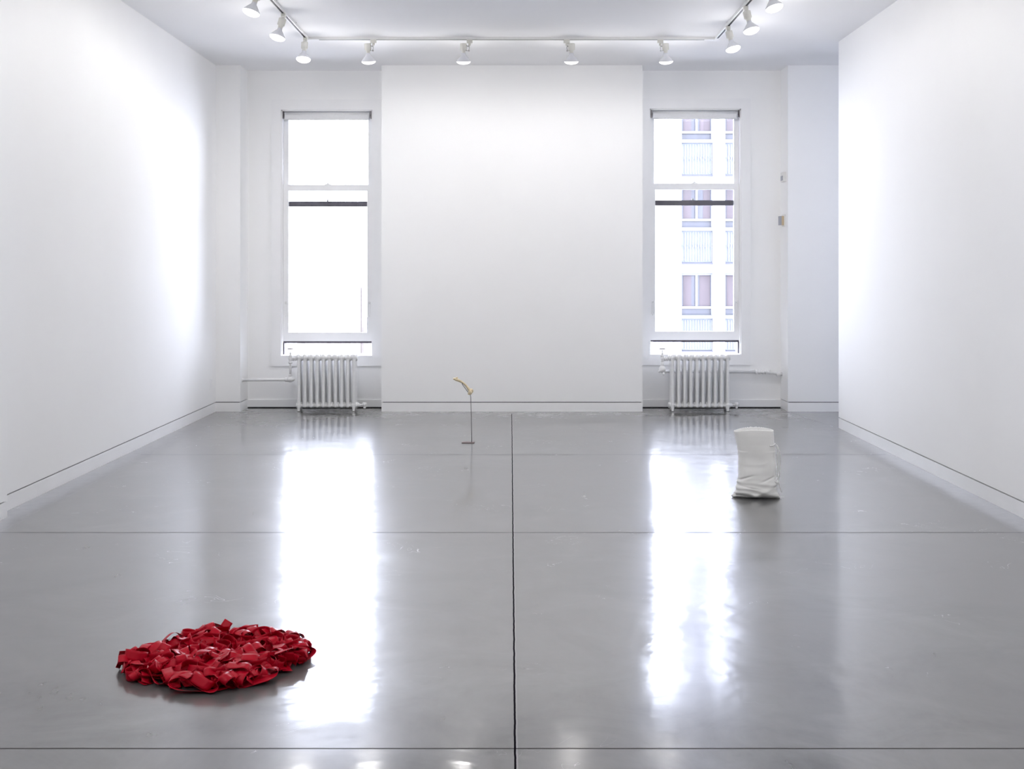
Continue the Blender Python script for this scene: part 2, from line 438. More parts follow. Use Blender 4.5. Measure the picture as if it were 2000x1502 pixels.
def make_blind(wx, wz, label, flip):
    root = empty('roller_blind', (wx + WW/2, YR+0.022, wz + WH - 0.055))
    tag(root, label, 'window blind', 'rolled up white roller blinds')
    h = WW/2
    rot = Matrix.Rotation(math.pi/2, 4, 'Y')
    m = MB(); m.lathe([(0, -h+.035), (.032, -h+.035), (.032, h-.035), (0, h-.035)], rot, 28)
    m.build('fabric_roll', M['shade'], root)
    b = MB(); b.box(-h+.034, h-.045, -.033, -.030, -.045, 0.0); b.build('hanging_fabric', M['shade'], root)
    b = MB(); b.tube([(-h+.03, -.031, -.046), (h-.04, -.031, -.046)], .0075, 12); b.build('bottom_bar', M['trim'], root)
    for sx in (-1, 1):
        x0, x1 = sorted((sx*(h-.015), sx*(h-.024)))
        k = MB(); k.box(x0, x1, -.032, .02, -.035, .042); k.tube([(x0-.004, -.005, 0), (x1+.004, -.005, 0)], .010, 10)
        k.build('bracket', M['steel'], root, 0.001)
make_blind(*WINDOWS[0], 'white roller blind rolled up at the top of the glaring window', 0)
make_blind(*WINDOWS[1], 'white roller blind rolled up above the window that shows a building front', 1)

# ------------------------------------------------------------------ radiators
def bar_pts(p, q, n=2): return [Vector(p).lerp(Vector(q), i/(n-1)) for i in range(n)]
PITCH = 0.0625
def section_mb(legs):
    m = MB()
    ys = (0.020, 0.085, 0.150)
    for yy in ys:
        m.tube([(0, yy, .062), (0, yy, .30), (0, yy, .555)], .0168, 16)
    # top and bottom headers along the depth, rounded ends
    for z, r in ((.549, .021), (.055, .020)):
        m.tube(bar_pts((0, .020, z), (0, .150, z), 4), r, 16); m.ball((0, .020, z), r); m.ball((0, .150, z), r)
    m.tube(bar_pts((0, .022, .566), (0, .148, .566), 3), .0165, 14); m.ball((0, .022, .566), .0165); m.ball((0, .148, .566), .0165)
    for yy in (.0525, .1175): m.box(-.0075, .0075, yy-.030, yy+.030, .075, .54)
    # hubs joining the sections
    for z, r in ((.5455, .033), (.058, .029)):
        m.lathe([(0, -PITCH/2), (r*.9, -PITCH/2), (r, -PITCH/2+.008), (r, PITCH/2-.008), (r*.9, PITCH/2), (0, PITCH/2)],
                Matrix.Translation((0, .085, z)) @ Matrix.Rotation(math.pi/2, 4, 'Y'), 24)
        m.lathe([(0, -PITCH/2), (r*.75, -PITCH/2), (r*.75, PITCH/2), (0, PITCH/2)],
                Matrix.Translation((0, .045, z-.002)) @ Matrix.Rotation(math.pi/2, 4, 'Y'), 20)
    if legs:
        for yy, s in ((.018, -1), (.152, 1)):
            m.tube([(0, yy, .075), (0, yy+s*.002, .035), (0, yy+s*.006, .012), (0, yy+s*.008, 0.001)], [.020, .017, .013, .015], 14)
    return m
plain = section_mb(False).fuse('section', M['iron'], .0042, 4)
leg_sec = section_mb(True).fuse('section', M['iron'], .0042, 4)

def handwheel(root, x, y, z, r=.030):
    mt = Matrix.Translation((x, y, z))
    m = MB(); m.lathe([(0, -.003), (.010, -.004), (r-.006, -.001), (r, -.003), (r+.002, .003), (r-.003, .007), (r-.008, .005), (.010, .006), (0, .010)], mt, 20)
    return m.build('handwheel', M['handle'], root)

def valve_body(x, y, z, x_to):
    m = MB(); T = Matrix.Translation
    m.lathe([(0, -.034), (.013, -.034), (.016, -.028), (.016, -.020), (.014, -.016), (.022, -.004), (.023, .006), (.019, .016), (.016, .022), (.019, .024), (.019, .034), (.013, .037), (.010, .046), (.013, .050), (.012, .060), (.006, .064), (.0045, .092), (0, .092)], T((x, y, z)), 20)
    rx = Matrix.Rotation(math.pi/2, 4, 'Y')
    d = x_to - x
    m.lathe([(0, 0), (.014, 0), (.014, d*.35), (.023, d*.36), (.023, d*.56), (.015, d*.58), (.015, d*.74), (.024, d*.76), (.024, d*.90), (.018, d*.92), (.018, d+.004), (0, d+.004)], T((x, y, z)) @ rx, 8)
    return m

def air_vent(x, y, z):
    m = MB(); T = Matrix.Translation; rx = Matrix.Rotation(math.pi/2, 4, 'Y')
    m.lathe([(0, 0), (.024, 0), (.024, .010), (.017, .011), (.017, .024), (.010, .027), (.010, .045), (.014, .047), (.014, .060), (0, .060)], T((x, y, z)) @ rx, 8)
    m.lathe([(0, -.030), (.010, -.029), (.014, -.020), (.008, -.014), (.018, -.010), (.022, .002), (.022, .016), (.018, .024), (0, .026)], T((x+.072, y, z)), 18)
    m.ball((x+.072, y-.004, z-.026), .013)
    return m

def make_radiator(xc, label, behind=False, n=10):
    root = empty('radiator', (xc, YP, 0)); tag(root, label, 'radiator', 'cast iron radiators under the windows')
    x0 = -PITCH*(n-1)/2
    for k in range(n):
        s = (leg_sec if k in (0, n-1) else plain).copy(); col.objects.link(s)
        s.parent = root; s.location = (x0 + PITCH*k, 0, 0)
    e = -PITCH*n/2
    for z in (.5455, .058):
        m = MB(); m.lathe([(0, -.006), (.026, -.006), (.029, -.002), (.029, .004), (0, .004)], Matrix.Translation((e, .085, z)) @ Matrix.Rotation(math.pi/2, 4, 'Y'), 8)
        m.build('end_plug', M['iron'], root)
    vb = valve_body(e-.066, .085, .532, e-.006).build('inlet_valve', M['iron'], root)
    handwheel(vb, e-.066, .085, .632)
    xv = e-.066; m = MB()
    if not behind:
        m.tube([(xv, .085, .499), (xv, .085, .36)], .0125, 16)
        m.lathe([(0, -.030), (.018, -.028), (.024, -.020), (.020, -.010), (.013, 0), (0, 0)], Matrix.Translation((xv, .085, .512)), 16)
        m.build('riser_pipe', M['iron'], root)
        m = MB(); m.ball((xv, .085, .322), .034, (1.15, 1, .95)); m.tube([(xv, .085, .32), (xv, .085, .375)], .021, 16); m.tube([(xv, .085, .318), (xv-.055, .085, .318)], .023, 16)
        m.ball((xv+.032, .080, .320), .017)
    else:
        m.tube([(xv, .085, .50), (xv, .085, .44)], .013, 16); m.build('riser_pipe', M['iron'], root)
        m = MB(); m.ball((xv, .085, .425), .036, (1, 1, 1.05)); m.tube([(xv, .085, .43), (xv+.01, .10, .405), (xv+.03, .14, .392)], .021, 14)
        m.ball((xv+.012, .07, .378), .016); m.ball((xv-.030, .085, .40), .014)
        m.tube([(xv, .085, .44), (xv, .085, .495)], .019, 14)
    m.fuse('elbow', M['iron'], .0035, 4, root)
    air_vent(-e-.002, .085, .058).build('air_vent', M['iron'], root)
    return root
make_radiator(-1.926, 'white cast iron radiator under the left window, pipe running to its left')
make_radiator(1.889, 'white cast iron radiator under the right window, pipe passing behind it', True)
bpy.data.objects.remove(plain); bpy.data.objects.remove(leg_sec)

# heating pipes
xv = -1.926-.3125-.066
m = MB()
m.tube([(xv-.050, YP+.085, .318), (-2.50, YP+.085, .318), (-2.80, YP+.085, .316)], .0165, 16)
m.lathe([(0, -.03), (.022, -.028), (.024, -.012), (.017, -.010), (.017, .0)], Matrix.Translation((-2.782, YP+.085, .316)) @ Matrix.Rotation(math.pi/2, 4, 'Y'), 14)
p = m.build('steam_pipe', M['iron'])
tag(p, 'short white pipe from the left corner column up to the radiator valve', 'pipe')
xv2 = 1.889-.3125-.066
m = MB(); yy = YR-.055
m.tube([(xv2+.03, YP+.14, .392), (xv2+.06, yy, .385), (2.50, yy, .382)], .0165, 16)
m.tube([(2.50, yy, .382), (2.60, yy, .380), (2.68, yy-.01, .374), (2.757, yy-.02, .362)], .018, 16)
for xx, r in ((2.515, .024), (2.545, .024), (2.585, .025), (2.615, .025), (2.655, .026)):
    m.lathe([(0, -.009), (r*.95, -.009), (r, -.004), (r, .004), (r*.95, .009), (0, .009)], Matrix.Translation((xx, yy, .380)) @ Matrix.Rotation(math.pi/2, 4, 'Y'), 16)
m.lathe([(0, -.03), (.026, -.026), (.028, .0), (.018, .010), (.018, .03)], Matrix.Translation((2.752, yy-.02, .360)) @ Matrix.Rotation(math.pi/2, 4, 'Y'), 16)
p = m.build('steam_pipe', M['iron'])
tag(p, 'long white pipe running behind the right radiator to the right column', 'pipe')

# ------------------------------------------------------------------ lighting track and lamps
TX0, TX1, TY = -1.865, 1.805, 11.02
root = empty('lighting_track', (0, TY, H)); tag(root, 'white U-shaped lighting track with a black slot fixed to the ceiling', 'light track')
tw, th = .018, .022
def rail(name, x0, x1, y0, y1):
    m = MB(); m.box(x0, x1, y0, y1, -th, 0)
    if x1-x0 > y1-y0: m.box(x0+.09, x1-.09, (y0+y1)/2-.007, (y0+y1)/2+.007, -th-.0015, -th+.002, 1)
    else: m.box((x0+x1)/2-.008, (x0+x1)/2+.008, y0+.02, y1-.09, -th-.0015, -th+.002, 1)
    m.build(name, [M['track'], M['slot']], root)
rail('rail', TX0+tw, TX1-tw, -tw, tw)
rail('rail', TX0-tw, TX0+tw, 0.4-TY, tw)
rail('rail', TX1-tw, TX1+tw, 0.4-TY, tw)
for xx in (TX0, TX1):
    m = MB(); m.box(xx-.024, xx+.024, -.026, .024, -th-.004, 0); m.build('corner_joint', M['track'], root, .002)
    for yy in (10.35, 9.5):
        m = MB(); m.box(xx-.026, xx+.026, yy-TY-.012, yy-TY+.012, -.006, 0); m.build('ceiling_clip', M['track'], root, .001)

# prototype meshes
m = MB(); m.box(-.017, .017, -.026, .026, -.052, -.018); m.lathe([(0, 0), (.011, 0), (.011, .022), (0, .022)], Matrix.Translation((0, 0, -.074)), 14)
ME_AD = m.mesh('track_adapter', M['plastic'], .002)
m = MB()   # lamp holder: squared cap with fins and a collar, hanging along -Z from its pivot
m.lathe([(0, .0), (.023, .0), (.026, -.004), (.026, -.058), (.022, -.062), (.019, -.070), (.019, -.086), (0, -.086)], None, 20)
m.box(-.029, .029, -.010, .010, -.060, -.002)
ME_HO = m.mesh('lamp_holder', M['plastic'])
m = MB()
m.lathe([(.017, -.082), (.018, -.092), (.020, -.100), (.030, -.112), (.046, -.132), (.060, -.150), (.0635, -.158), (.0635, -.162)], None, 36, cap=False)
ME_BU = m.mesh('bulb', M['bulb'])
m = MB(); m.lathe([(.0632, -.158), (.0628, -.166), (.057, -.174), (.044, -.182), (.024, -.188), (0, -.190)], None, 36, cap=False)
ME_LE = m.mesh('lens', M['lens'])
def arm_mesh(dx, dy):
    m = MB()
    m.tube([(0, 0, -.070), (dx*.25, dy*.25, -.082), (dx*.55, dy*.55, -.070), (dx*.8, dy*.8, -.062)], .0045, 8)
    m.tube([(dx*.12, dy*.12, -.070), (dx*.02, dy*.02, -.095), (dx*.18, dy*.18, -.118), (dx*.45, dy*.45, -.120), (dx*.7, dy*.7, -.112)], .003, 8)
    m.tube([(dx*.1, dy*.1, -.112), (dx*.1, dy*.1, -.126)], .006, 8)
    return m.mesh('wire_arm', M['arm'])
spot_d = bpy.data.lights.new('reflector_lamp_light', 'SPOT')
spot_d.energy = LAMP_W; spot_d.color = LAMP_COL; spot_d.spot_size = math.radians(178); spot_d.spot_blend = 0.45; spot_d.specular_factor = 0.02; spot_d.shadow_soft_size = .06
spot_c = spot_d.copy(); spot_c.energy = LAMP_W_CROSS
spot_r = spot_d.copy(); spot_r.energy = LAMP_W_RIGHT
spill_d = bpy.data.lights.new('reflector_lamp_spill', 'POINT')
spill_d.energy = 2.6; spill_d.color = LAMP_COL; spill_d.shadow_soft_size = .05; spill_d.specular_factor = 0.02
def lamp(x, y, off, tilt, label, zdrop=-.052, light=None):
    """off: horizontal offset of the holder from the adapter; tilt: (rx, ry)"""
    r = empty('track_lamp', (x, y, H)); tag(r, label, 'ceiling lamp', 'reflector lamps on the ceiling track')
    def part(nm, me, loc=(0, 0, 0), rot=(0, 0, 0), par=r):
        o = bpy.data.objects.new(nm, me); col.objects.link(o); o.parent = par; o.location = loc; o.rotation_euler = rot; return o
    yaw = 0 if abs(off[0]) > abs(off[1]) else math.pi/2
    part('track_adapter', ME_AD, rot=(0, 0, math.pi/2 - yaw))
    if abs(off[0]) + abs(off[1]) > .02: part('wire_arm', arm_mesh(*off))
    pos = (off[0], off[1], zdrop)
    part('lamp_holder', ME_HO, pos, (tilt[0], tilt[1], 0))
    b = part('bulb', ME_BU, pos, (tilt[0], tilt[1], 0))
    part('lens', ME_LE, par=b)
    lo = bpy.data.objects.new('lamp_light', light or spot_d); col.objects.link(lo); lo.parent = b; lo.location = (0, 0, -.197)
    lo = bpy.data.objects.new('lamp_light', spill_d); col.objects.link(lo); lo.parent = b; lo.location = (0, 0, -.245)
R = math.radians
for (x, off, t, lab) in ((-1.270, (-.052, 0), (R(11), R(-2)), 'lit reflector lamp on the cross track nearest its left corner, above the left window'),
                         (-.408, (-.055, 0), (R(11), R(0)), 'lit reflector lamp on the cross track above the left half of the pier'),
                         (.463, (.043, 0), (R(11), R(0)), 'lit reflector lamp on the cross track above the right half of the pier'),
                         (1.302, (.045, 0), (R(11), R(-4)), 'lit reflector lamp on the cross track above the right window')):
    lamp(x, TY, off, t, lab, light=spot_c)
left_l = ['lit reflector lamp at the left corner of the track', 'lit reflector lamp on the left track arm, second from the corner', 'lit reflector lamp on the left track arm, third from the corner, cut by the frame']
right_l = ['lit reflector lamp on the right track arm, first from the corner', 'lit reflector lamp on the right track arm, second from the corner', 'lit reflector lamp on the right track arm, mostly cut off by the frame']
for y, ti, lab in ((10.93, (R(-14), R(2)), left_l[0]), (9.90, (R(-10), R(14)), left_l[1]), (8.95, (R(-10), R(16)), left_l[2])):
    lamp(TX0, y, (.0, -.030), ti, lab, -.066)
for y, ti, lab in ((10.42, (R(-12), R(-12)), right_l[0]), (9.62, (R(-12), R(-12)), right_l[1]), (8.80, (R(-12), R(-14)), right_l[2])):
    lamp(TX1, y, (.0, -.030), ti, lab, -.066, spot_r)
nth = ('fourth', 'fifth', 'sixth', 'seventh', 'eighth', 'ninth')
spot_fill = spot_d.copy(); spot_fill.energy = 30.0
for k, y in enumerate((7.6, 6.2, 4.8, 3.4, 2.0, 0.8)):   # the arms run on overhead; unseen fill lamps added, near ones lighting the bag
    fwd = y < 4
    for tx, sd, sg in ((TX0, 'left', 1), (TX1, 'right', -1)):
        lamp(tx, y, (.0, -.030), (R(42 if fwd else 14), R(8*sg)), 'added unseen reflector lamp, %s from the cross track on its %s arm' % (nth[k], sd), -.086 if fwd else -.066, spot_fill if fwd else None)

# ------------------------------------------------------------------ small boxes on the right column, plate on the left column
r = empty('thermostat', (2.78, 12.68, 2.40)); tag(r, 'small white thermostat box high on the side of the right column', 'thermostat')
MB().box(-.030, 0, -.085, .05, -.048, .050).build('housing', M['boxplastic'], r, .004)
MB().box(-.034, -.029, -.060, .03, -.036, .012).build('cover_panel', M['greyplastic'], r, .002)
r = empty('wall_intercom', (2.78, 12.70, 1.952)); tag(r, 'small grey and tan box lower on the side of the right column', 'control box')
MB().box(-.012, 0, -.075, .05, -.060, .062).build('back_plate', M['boxplastic'], r, .003)
MB().box(-.034, -.012, -.050, .03, -.046, .046).build('housing', M['tan'], r, .003)
MB().box(-.056, -.034, -.045, .02, -.046, .046).build('front_panel', M['greyplastic'], r, .003)
r = empty('wall_plate', (XL, 12.33, .300)); tag(r, 'small blank white plate low on the left wall by the corner column', 'wall plate')
MB().box(0, .006, -.035, .035, -.057, .057).build('cover', M['trim'], r, .002)
MB().box(.006, .008, -.006, .006, .03, .042).build('screw_head', M['iron'], r, .0005)

# ------------------------------------------------------------------ bone on its stand
bx, by = -.392, 10.27
r = empty('display_stand', (bx, by, 0)); tag(r, 'thin steel rod stand on a flat plate in front of the pier', 'display stand')
MB().box(-.053, .053, -.035, .035, 0, .006).build('base_plate', M['plate'], r, .001)
m = MB(); rod = [(.030, 0, .004), (.028, 0, .12), (.025, 0, .26), (.022, 0, .378), (.019, 0, .396), (.008, 0, .410), (-.005, 0, .428), (-.049, 0, .489)]
m.tube(rod, .0026, 10); m.build('rod', M['steel'], r)
m = MB(); m.tube([(-.046, .011, .506), (-.047, .010, .496), (-.049, 0, .489), (-.049, -.010, .495), (-.048, -.012, .503)], .0028, 8); m.build('cradle_hook', M['steel'], r)
def bz(px, py): return Vector(((px-914.5)/233.8, 0, (865-py)/233.8))
m = MB()
path = [bz(888.5, 740), bz(892, 741.6), bz(896, 743.2), bz(901, 745.6), bz(905.5, 748.6), bz(909.8, 752.4), bz(913.6, 757), bz(916.8, 761.5), bz(919.3, 765.5)]
m.tube(path, [.011, .0125, .0115, .0100, .0092, .0092, .0105, .014, .016], 18)
m.ball(bz(887.5, 740), .0115, (1.1, 1.3, .9)); m.ball(bz(892.5, 737.8), .0085, (1, 1.2, 1)); m.ball(bz(890, 741.5), .010, (1, 1.5, 1))
m.ball(bz(918.5, 766.8) + Vector((0, -.010, 0)), .0175, (1.0, 1, 1.1)); m.ball(bz(920.5, 764) + Vector((0, .012, 0)), .0180, (1, 1, 1.15))
m.ball(bz(916.5, 769), .012, (1.1, 1.4, .9)); m.ball(bz(922, 762.5), .011, (.8, 1.4, 1.1))
b = m.fuse('bone', M['bone'], .0022, 5)
b.location = (bx, by, 0)
tag(b, 'small pale yellow limb bone with a knobbed end held up by a thin rod', 'bone')

# ------------------------------------------------------------------ cotton bag
random.seed(4)
bagr = empty('drawstring_bag', (1.525, 7.80, 0)); tag(bagr, 'white cotton drawstring bag standing upright on the polished floor', 'bag')
# (z, left x, right x, half depth, squareness)
prof = [(0.000, -.150, .154, .016), (0.007, -.147, .156, .036), (.016, -.138, .148, .058), (.028, -.128, .137, .068), (.045, -.122, .132, .072), (.062, -.124, .136, .074), (.078, -.118, .128, .073),
        (.095, -.117, .139, .072), (.108, -.119, .140, .070), (.125, -.112, .132, .068), (.15, -.109, .130, .064), (.20, -.108, .132, .058), (.26, -.108, .128, .054), (.31, -.112, .124, .052),
        (.335, -.116, .119, .050), (.36, -.122, .118, .050), (.39, -.128, .116, .050), (.415, -.134, .114, .048), (.424, -.135, .113, .047)]
def lerp_prof(z):
    for a, c in zip(prof, prof[1:]):
        if z <= c[0]:
            f = (z-a[0])/(c[0]-a[0]); return [a[i]+(c[i]-a[i])*f for i in range(4)]
    return list(prof[-1])
NU, NV = 132, 110
bm = bmesh.new(); rings = []
for j in range(NV+1):
    v = j/NV; z = .424*(v**1.25)
    _, xl, xr, d = lerp_prof(z); ring = []
    for i in range(NU):
        a = 2*math.pi*i/NU; ca, sa = math.cos(a), math.sin(a)
        e = .62 if z > .05 else .62 + (.05-z)/.05*.5
        cx, hw = (xl+xr)/2, (xr-xl)/2
        x = cx + hw*math.copysign(abs(ca)**e, ca)*1.0
        y = d*math.copysign(abs(sa)**(.8+.35*(z > .3)), sa)
        # creases: slanted soft folds near the foot, gentle dents above
        low = max(0, 1-z/.13); midw = max(0, 1-abs(z-.20)/.16)
        q = Vector((x*9, y*9, z*14))
        nz = noise.noise(q + Vector((3, 1, 7)))
        fold = math.sin(z*150 + x*26 + 5*noise.noise(Vector((x*7, y*5, z*6))))*low*.0050
        fold += math.sin(z*70 - x*38 + 4*nz)*low*.0040
        crease = -.010*math.exp(-((z-(.115+.32*(x+.12)))/.006)**2)*max(0, 1-abs(x+.07)/.07)
        crease += -.007*math.exp(-((z-(.100+.45*(x-.02)))/.006)**2)*max(0, 1-abs(x-.075)/.06)
        crease += -.006*math.exp(-((z-(.066-.18*(x)))/.005)**2)*max(0, 1-abs(x+.03)/.09)
        dent = nz*.006*midw + abs(noise.noise(q*.7+Vector((9, 2, 1))))*.010*midw
        off = fold + crease - dent
        fac = min(1, (z+.004)/.02)
        n = Vector((ca*.35, sa, 0)).normalized()
        x += n.x*off*fac; y += n.y*off*fac
        zz = z
        # seam ears at the base turn up a touch
        if z < .03 and abs(ca) > .93: zz += .008*(abs(ca)-.93)/.07*(1 if ca < 0 else .2)
        if j == NV: zz += (.0018 if i % 2 == 0 else -.0018)
        zz += (.004*math.sin(a+.6) + .016*max(0, 1-(x/.125)**2)*max(0, (z-.3)/.124))*(z/.42)
        ring.append(bm.verts.new((x, y, max(zz, 0.0))))
    rings.append(ring)
for A, B in zip(rings, rings[1:]):
    for i in range(NU):
        f = bm.faces.new((A[i], A[(i+1) % NU], B[(i+1) % NU], B[i])); f.smooth = True
f = bm.faces.new(rings[0][::-1])
bmesh.ops.recalc_face_normals(bm, faces=bm.faces)
me = bpy.data.meshes.new('cloth_body'); bm.to_mesh(me); bm.free(); me.materials.append(M['cotton'])
o = bpy.data.objects.new('cloth_body', me); col.objects.link(o); o.parent = bagr
sm = o.modifiers.new('s', 'SOLIDIFY'); sm.thickness = .0016; sm.offset = -1
bagr.rotation_euler = (0, 0, R(-9))
# channel tuck and drawstring on the right side
m = MB()
S = lambda pts, r: m.tube(pts, r, 8)
def curve(pts, n=8):
    P_ = [Vector(p) for p in pts]; out = []
    for i in range(len(P_)-1):
        p0, p1, p2, p3 = P_[max(i-1, 0)], P_[i], P_[i+1], P_[min(i+2, len(P_)-1)]
        for k in range(n):
            t = k/n; out.append(.5*((2*p1)+(-p0+p2)*t+(2*p0-5*p1+4*p2-p3)*t*t+(-p0+3*p1-3*p2+p3)*t**3))
    out.append(P_[-1]); return out
S(curve([(.088, -.045, .338), (.108, -.034, .338), (.121, -.014, .343), (.126, -.006, .342), (.133, -.004, .328), (.138, -.006, .28), (.139, -.008, .22), (.137, -.010, .165), (.141, -.014, .13), (.139, -.014, .135)]), .0030)
S(curve([(.119, -.010, .346), (.134, -.014, .336), (.143, -.018, .315), (.152, -.022, .280), (.154, -.022, .22), (.151, -.022, .165), (.143, -.020, .132), (.145, -.024, .10), (.153, -.028, .072), (.161, -.030, .046)]), .0032)
S(curve([(.133, -.013, .133), (.128, -.035, .120), (.12, -.045, .112), (.135, -.040, .104), (.143, -.026, .100)]), .0026)
m.ball((.121, -.012, .344), .006); m.build('drawstring', M['cord'], bagr)
m = MB(); m.tube(curve([(.150, -.004, .004), (.158, -.006, .010), (.168, -.008, .009), (.178, -.012, .011)]), .0011, 6); m.tube(curve([(.150, -.002, .004), (.160, -.014, .003), (.166, -.02, .002)]), .0010, 6)
m.build('loose_thread', M['cord'], bagr)

# ------------------------------------------------------------------ heap of red ribbon
poly = [(-1.417,4.372),(-1.345,4.285),(-1.272,4.262),(-1.161,4.190),(-1.004,4.185),(-.943,4.225),(-.853,4.300),(-.789,4.394),(-.748,4.535),(-.752,4.646),(-.827,4.774),(-.938,4.833),(-1.064,4.854),(-1.224,4.847),(-1.339,4.754),(-1.375,4.650),(-1.455,4.573),(-1.450,4.440)]
cxp = sum(p[0] for p in poly)/len(poly); cyp = sum(p[1] for p in poly)/len(poly)
def inside(x, y):
    c = False; n = len(poly)
    for i in range(n):
        x1, y1 = poly[i]; x2, y2 = poly[(i+1) % n]
        if (y1 > y) != (y2 > y) and x < (x2-x1)*(y-y1)/(y2-y1)+x1: c = not c
    return c
def edge_dist(x, y):
    d = 9
    for i in range(len(poly)):
        a = Vector(poly[i]); b_ = Vector(poly[(i+1) % len(poly)]); p_ = Vector((x, y)); ab = b_-a
        t = max(0, min(1, (p_-a).dot(ab)/ab.length_squared)); d = min(d, (p_-a-ab*t).length)
    return d
RW = .0185   # half width
def gen(rnd, kind):
    """developable strip: bends about its own width direction, twists slowly"""
    ds = .005
    az = rnd.uniform(0, 2*math.pi)
    t = Vector((math.cos(az), math.sin(az), rnd.uniform(-.15, .15))).normalized()
    side = t.cross(Vector((0, 0, 1))).normalized()
    if kind == 'flat': lean = rnd.gauss(0, .18)
    elif kind == 'curl': lean = rnd.gauss(0, .5)
    else: lean = rnd.choice((-1, 1))*rnd.uniform(.75, 1.45)
    w = (Matrix.Rotation(lean, 3, t) @ side).normalized()
    segs = []
    if kind == 'flat': segs = [(rnd.uniform(.08, .2), rnd.uniform(-3, 3), rnd.uniform(-4, 4)), (rnd.uniform(.03, .09), rnd.choice((-1, 1))*rnd.uniform(25, 60), rnd.uniform(-4, 4)), (rnd.uniform(.03, .10), rnd.uniform(-3, 3), 0)]
    elif kind == 'curl':
        s = rnd.choice((-1, 1)); k = rnd.uniform(30, 58)
        segs = [(rnd.uniform(.02, .07), rnd.uniform(-5, 5), rnd.uniform(-7, 7)), (rnd.uniform(.75, 1.5)*math.pi/k, s*k, rnd.uniform(-5, 5)), (rnd.uniform(.03, .09), rnd.uniform(-6, 6), rnd.uniform(-10, 10)),
                (rnd.uniform(.5, 1.1)*math.pi/k, -s*k*rnd.uniform(.6, 1), rnd.uniform(-5, 5)), (rnd.uniform(.02, .06), 0, 0)]
    else:
        s = rnd.choice((-1, 1)); k = rnd.uniform(20, 50)
        segs = [(rnd.uniform(.03, .08), rnd.uniform(-8, 8), rnd.uniform(-9, 9)), (rnd.uniform(.8, 1.6)*math.pi/k, s*k, rnd.uniform(-5, 5)), (rnd.uniform(.04, .10), rnd.uniform(-8, 8), rnd.uniform(-12, 12)), (rnd.uniform(.5, 1.2)*math.pi/k, s*k, rnd.uniform(-6, 6))]
    p = Vector((0, 0, 0)); pts = []; k0 = t0 = 0
    for ln, kk, tt in segs:
        for _ in range(max(2, int(ln/ds))):
            k0 += (kk-k0)*.35; t0 += (tt-t0)*.3
            pts.append((p.copy(), w.copy(), t.copy()))
            t = (Matrix.Rotation(k0*ds, 3, w) @ t).normalized(); w = (Matrix.Rotation(t0*ds, 3, t) @ w).normalized(); w = (w - t*w.dot(t)).normalized()
            p = p + t*ds
    return pts
rnd = random.Random(21)
bm = bmesh.new(); uvl = bm.loops.layers.uv.new('UVMap')
def add_strip(pts, us):
    n = len(pts); U = (-1, -.5, 0, .5, 1); rows = []; s = us
    for p, w in pts: rows.append([bm.verts.new(p + w*RW*u) for u in U])
    for i in range(n-1):
        for j in range(4):
            f = bm.faces.new((rows[i][j], rows[i+1][j], rows[i+1][j+1], rows[i][j+1])); f.smooth = True
            for lp, (a, c) in zip(f.loops, ((i, j), (i+1, j), (i+1, j+1), (i, j+1))): lp[uvl].uv = (us + a*.005*1.0, c/4)
count = 0; tries = 0
plan = [('flat', 44, 0, .022), ('curl', 50, .0, .066), ('tall', 42, .0, .070), ('curl', 34, .018, .092), ('tall', 20, .020, .094), ('curl', 40, .0, .060)]
for pi_, (kind, num, zb, zmax) in enumerate(plan):
    done = 0
    while done < num and tries < 90000:
        tries += 1
        st = gen(rnd, kind)
        edges = [p + w*RW*s for p, w, t in st for s in (-1, 1)]
        zmin = min(e.z for e in edges); zr = max(e.z for e in edges) - zmin
        if kind != 'flat' and zr > (zmax - zb)*1.35: continue
        if kind == 'flat' and zr > .05: continue
        mx = sum((e.x for e in edges))/len(edges); my = sum((e.y for e in edges))/len(edges)
        if pi_ == 5:   # round the rim
            i = rnd.randrange(len(poly)); a = Vector(poly[i]); c = Vector(poly[(i+1) % len(poly)])
            q = a.lerp(c, rnd.random()); q = q.lerp(Vector((cxp, cyp)), rnd.uniform(.10, .22)); tx, ty = q
        else:
            tx = rnd.uniform(-1.46, -.74); ty = rnd.uniform(4.18, 4.86)
            if not inside(tx, ty): continue
        if zr > .115: continue
        sh = Vector((tx-mx, ty-my, 0))
        ok = all(inside(e.x+sh.x, e.y+sh.y) for e in edges[::3])
        if not ok: continue
        ed = edge_dist(tx, ty)
        if zb > 0 and ed < .07: continue
        base = zb*rnd.random() + .0012
        lim = zmax*(.66 + .34*min(1, ed/.10))
        sc_ = min(1.0, (lim-base)/max(zr, 1e-4))
        if kind == 'flat': sc_ = min(sc_, .020/max(zr, .001))
        rows = []
        for p, w, t in st:
            a = p + w*RW; b_ = p - w*RW
            a.z = base + (a.z-zmin)*sc_; b_.z = base + (b_.z-zmin)*sc_
            a += sh.xyz*Vector((1, 1, 0)).x if False else Vector((sh.x, sh.y, 0)); b_ += Vector((sh.x, sh.y, 0))
            c = (a+b_)/2; w2 = (a-b_).normalized(); rows.append((c, w2))
        # keep every edge above the floor after width is restored
        dz = min((c + w2*RW*s).z for c, w2 in rows for s in (-1, 1))
        if max((c + w2*RW*s).z for c, w2 in rows for s in (-1, 1)) > .052 + .034*min(1, ed/.10): continue
        if dz < .0008: rows = [(c + Vector((0, 0, .0010-dz)), w2) for c, w2 in rows]
        add_strip(rows, rnd.random()*5); done += 1; count += 1
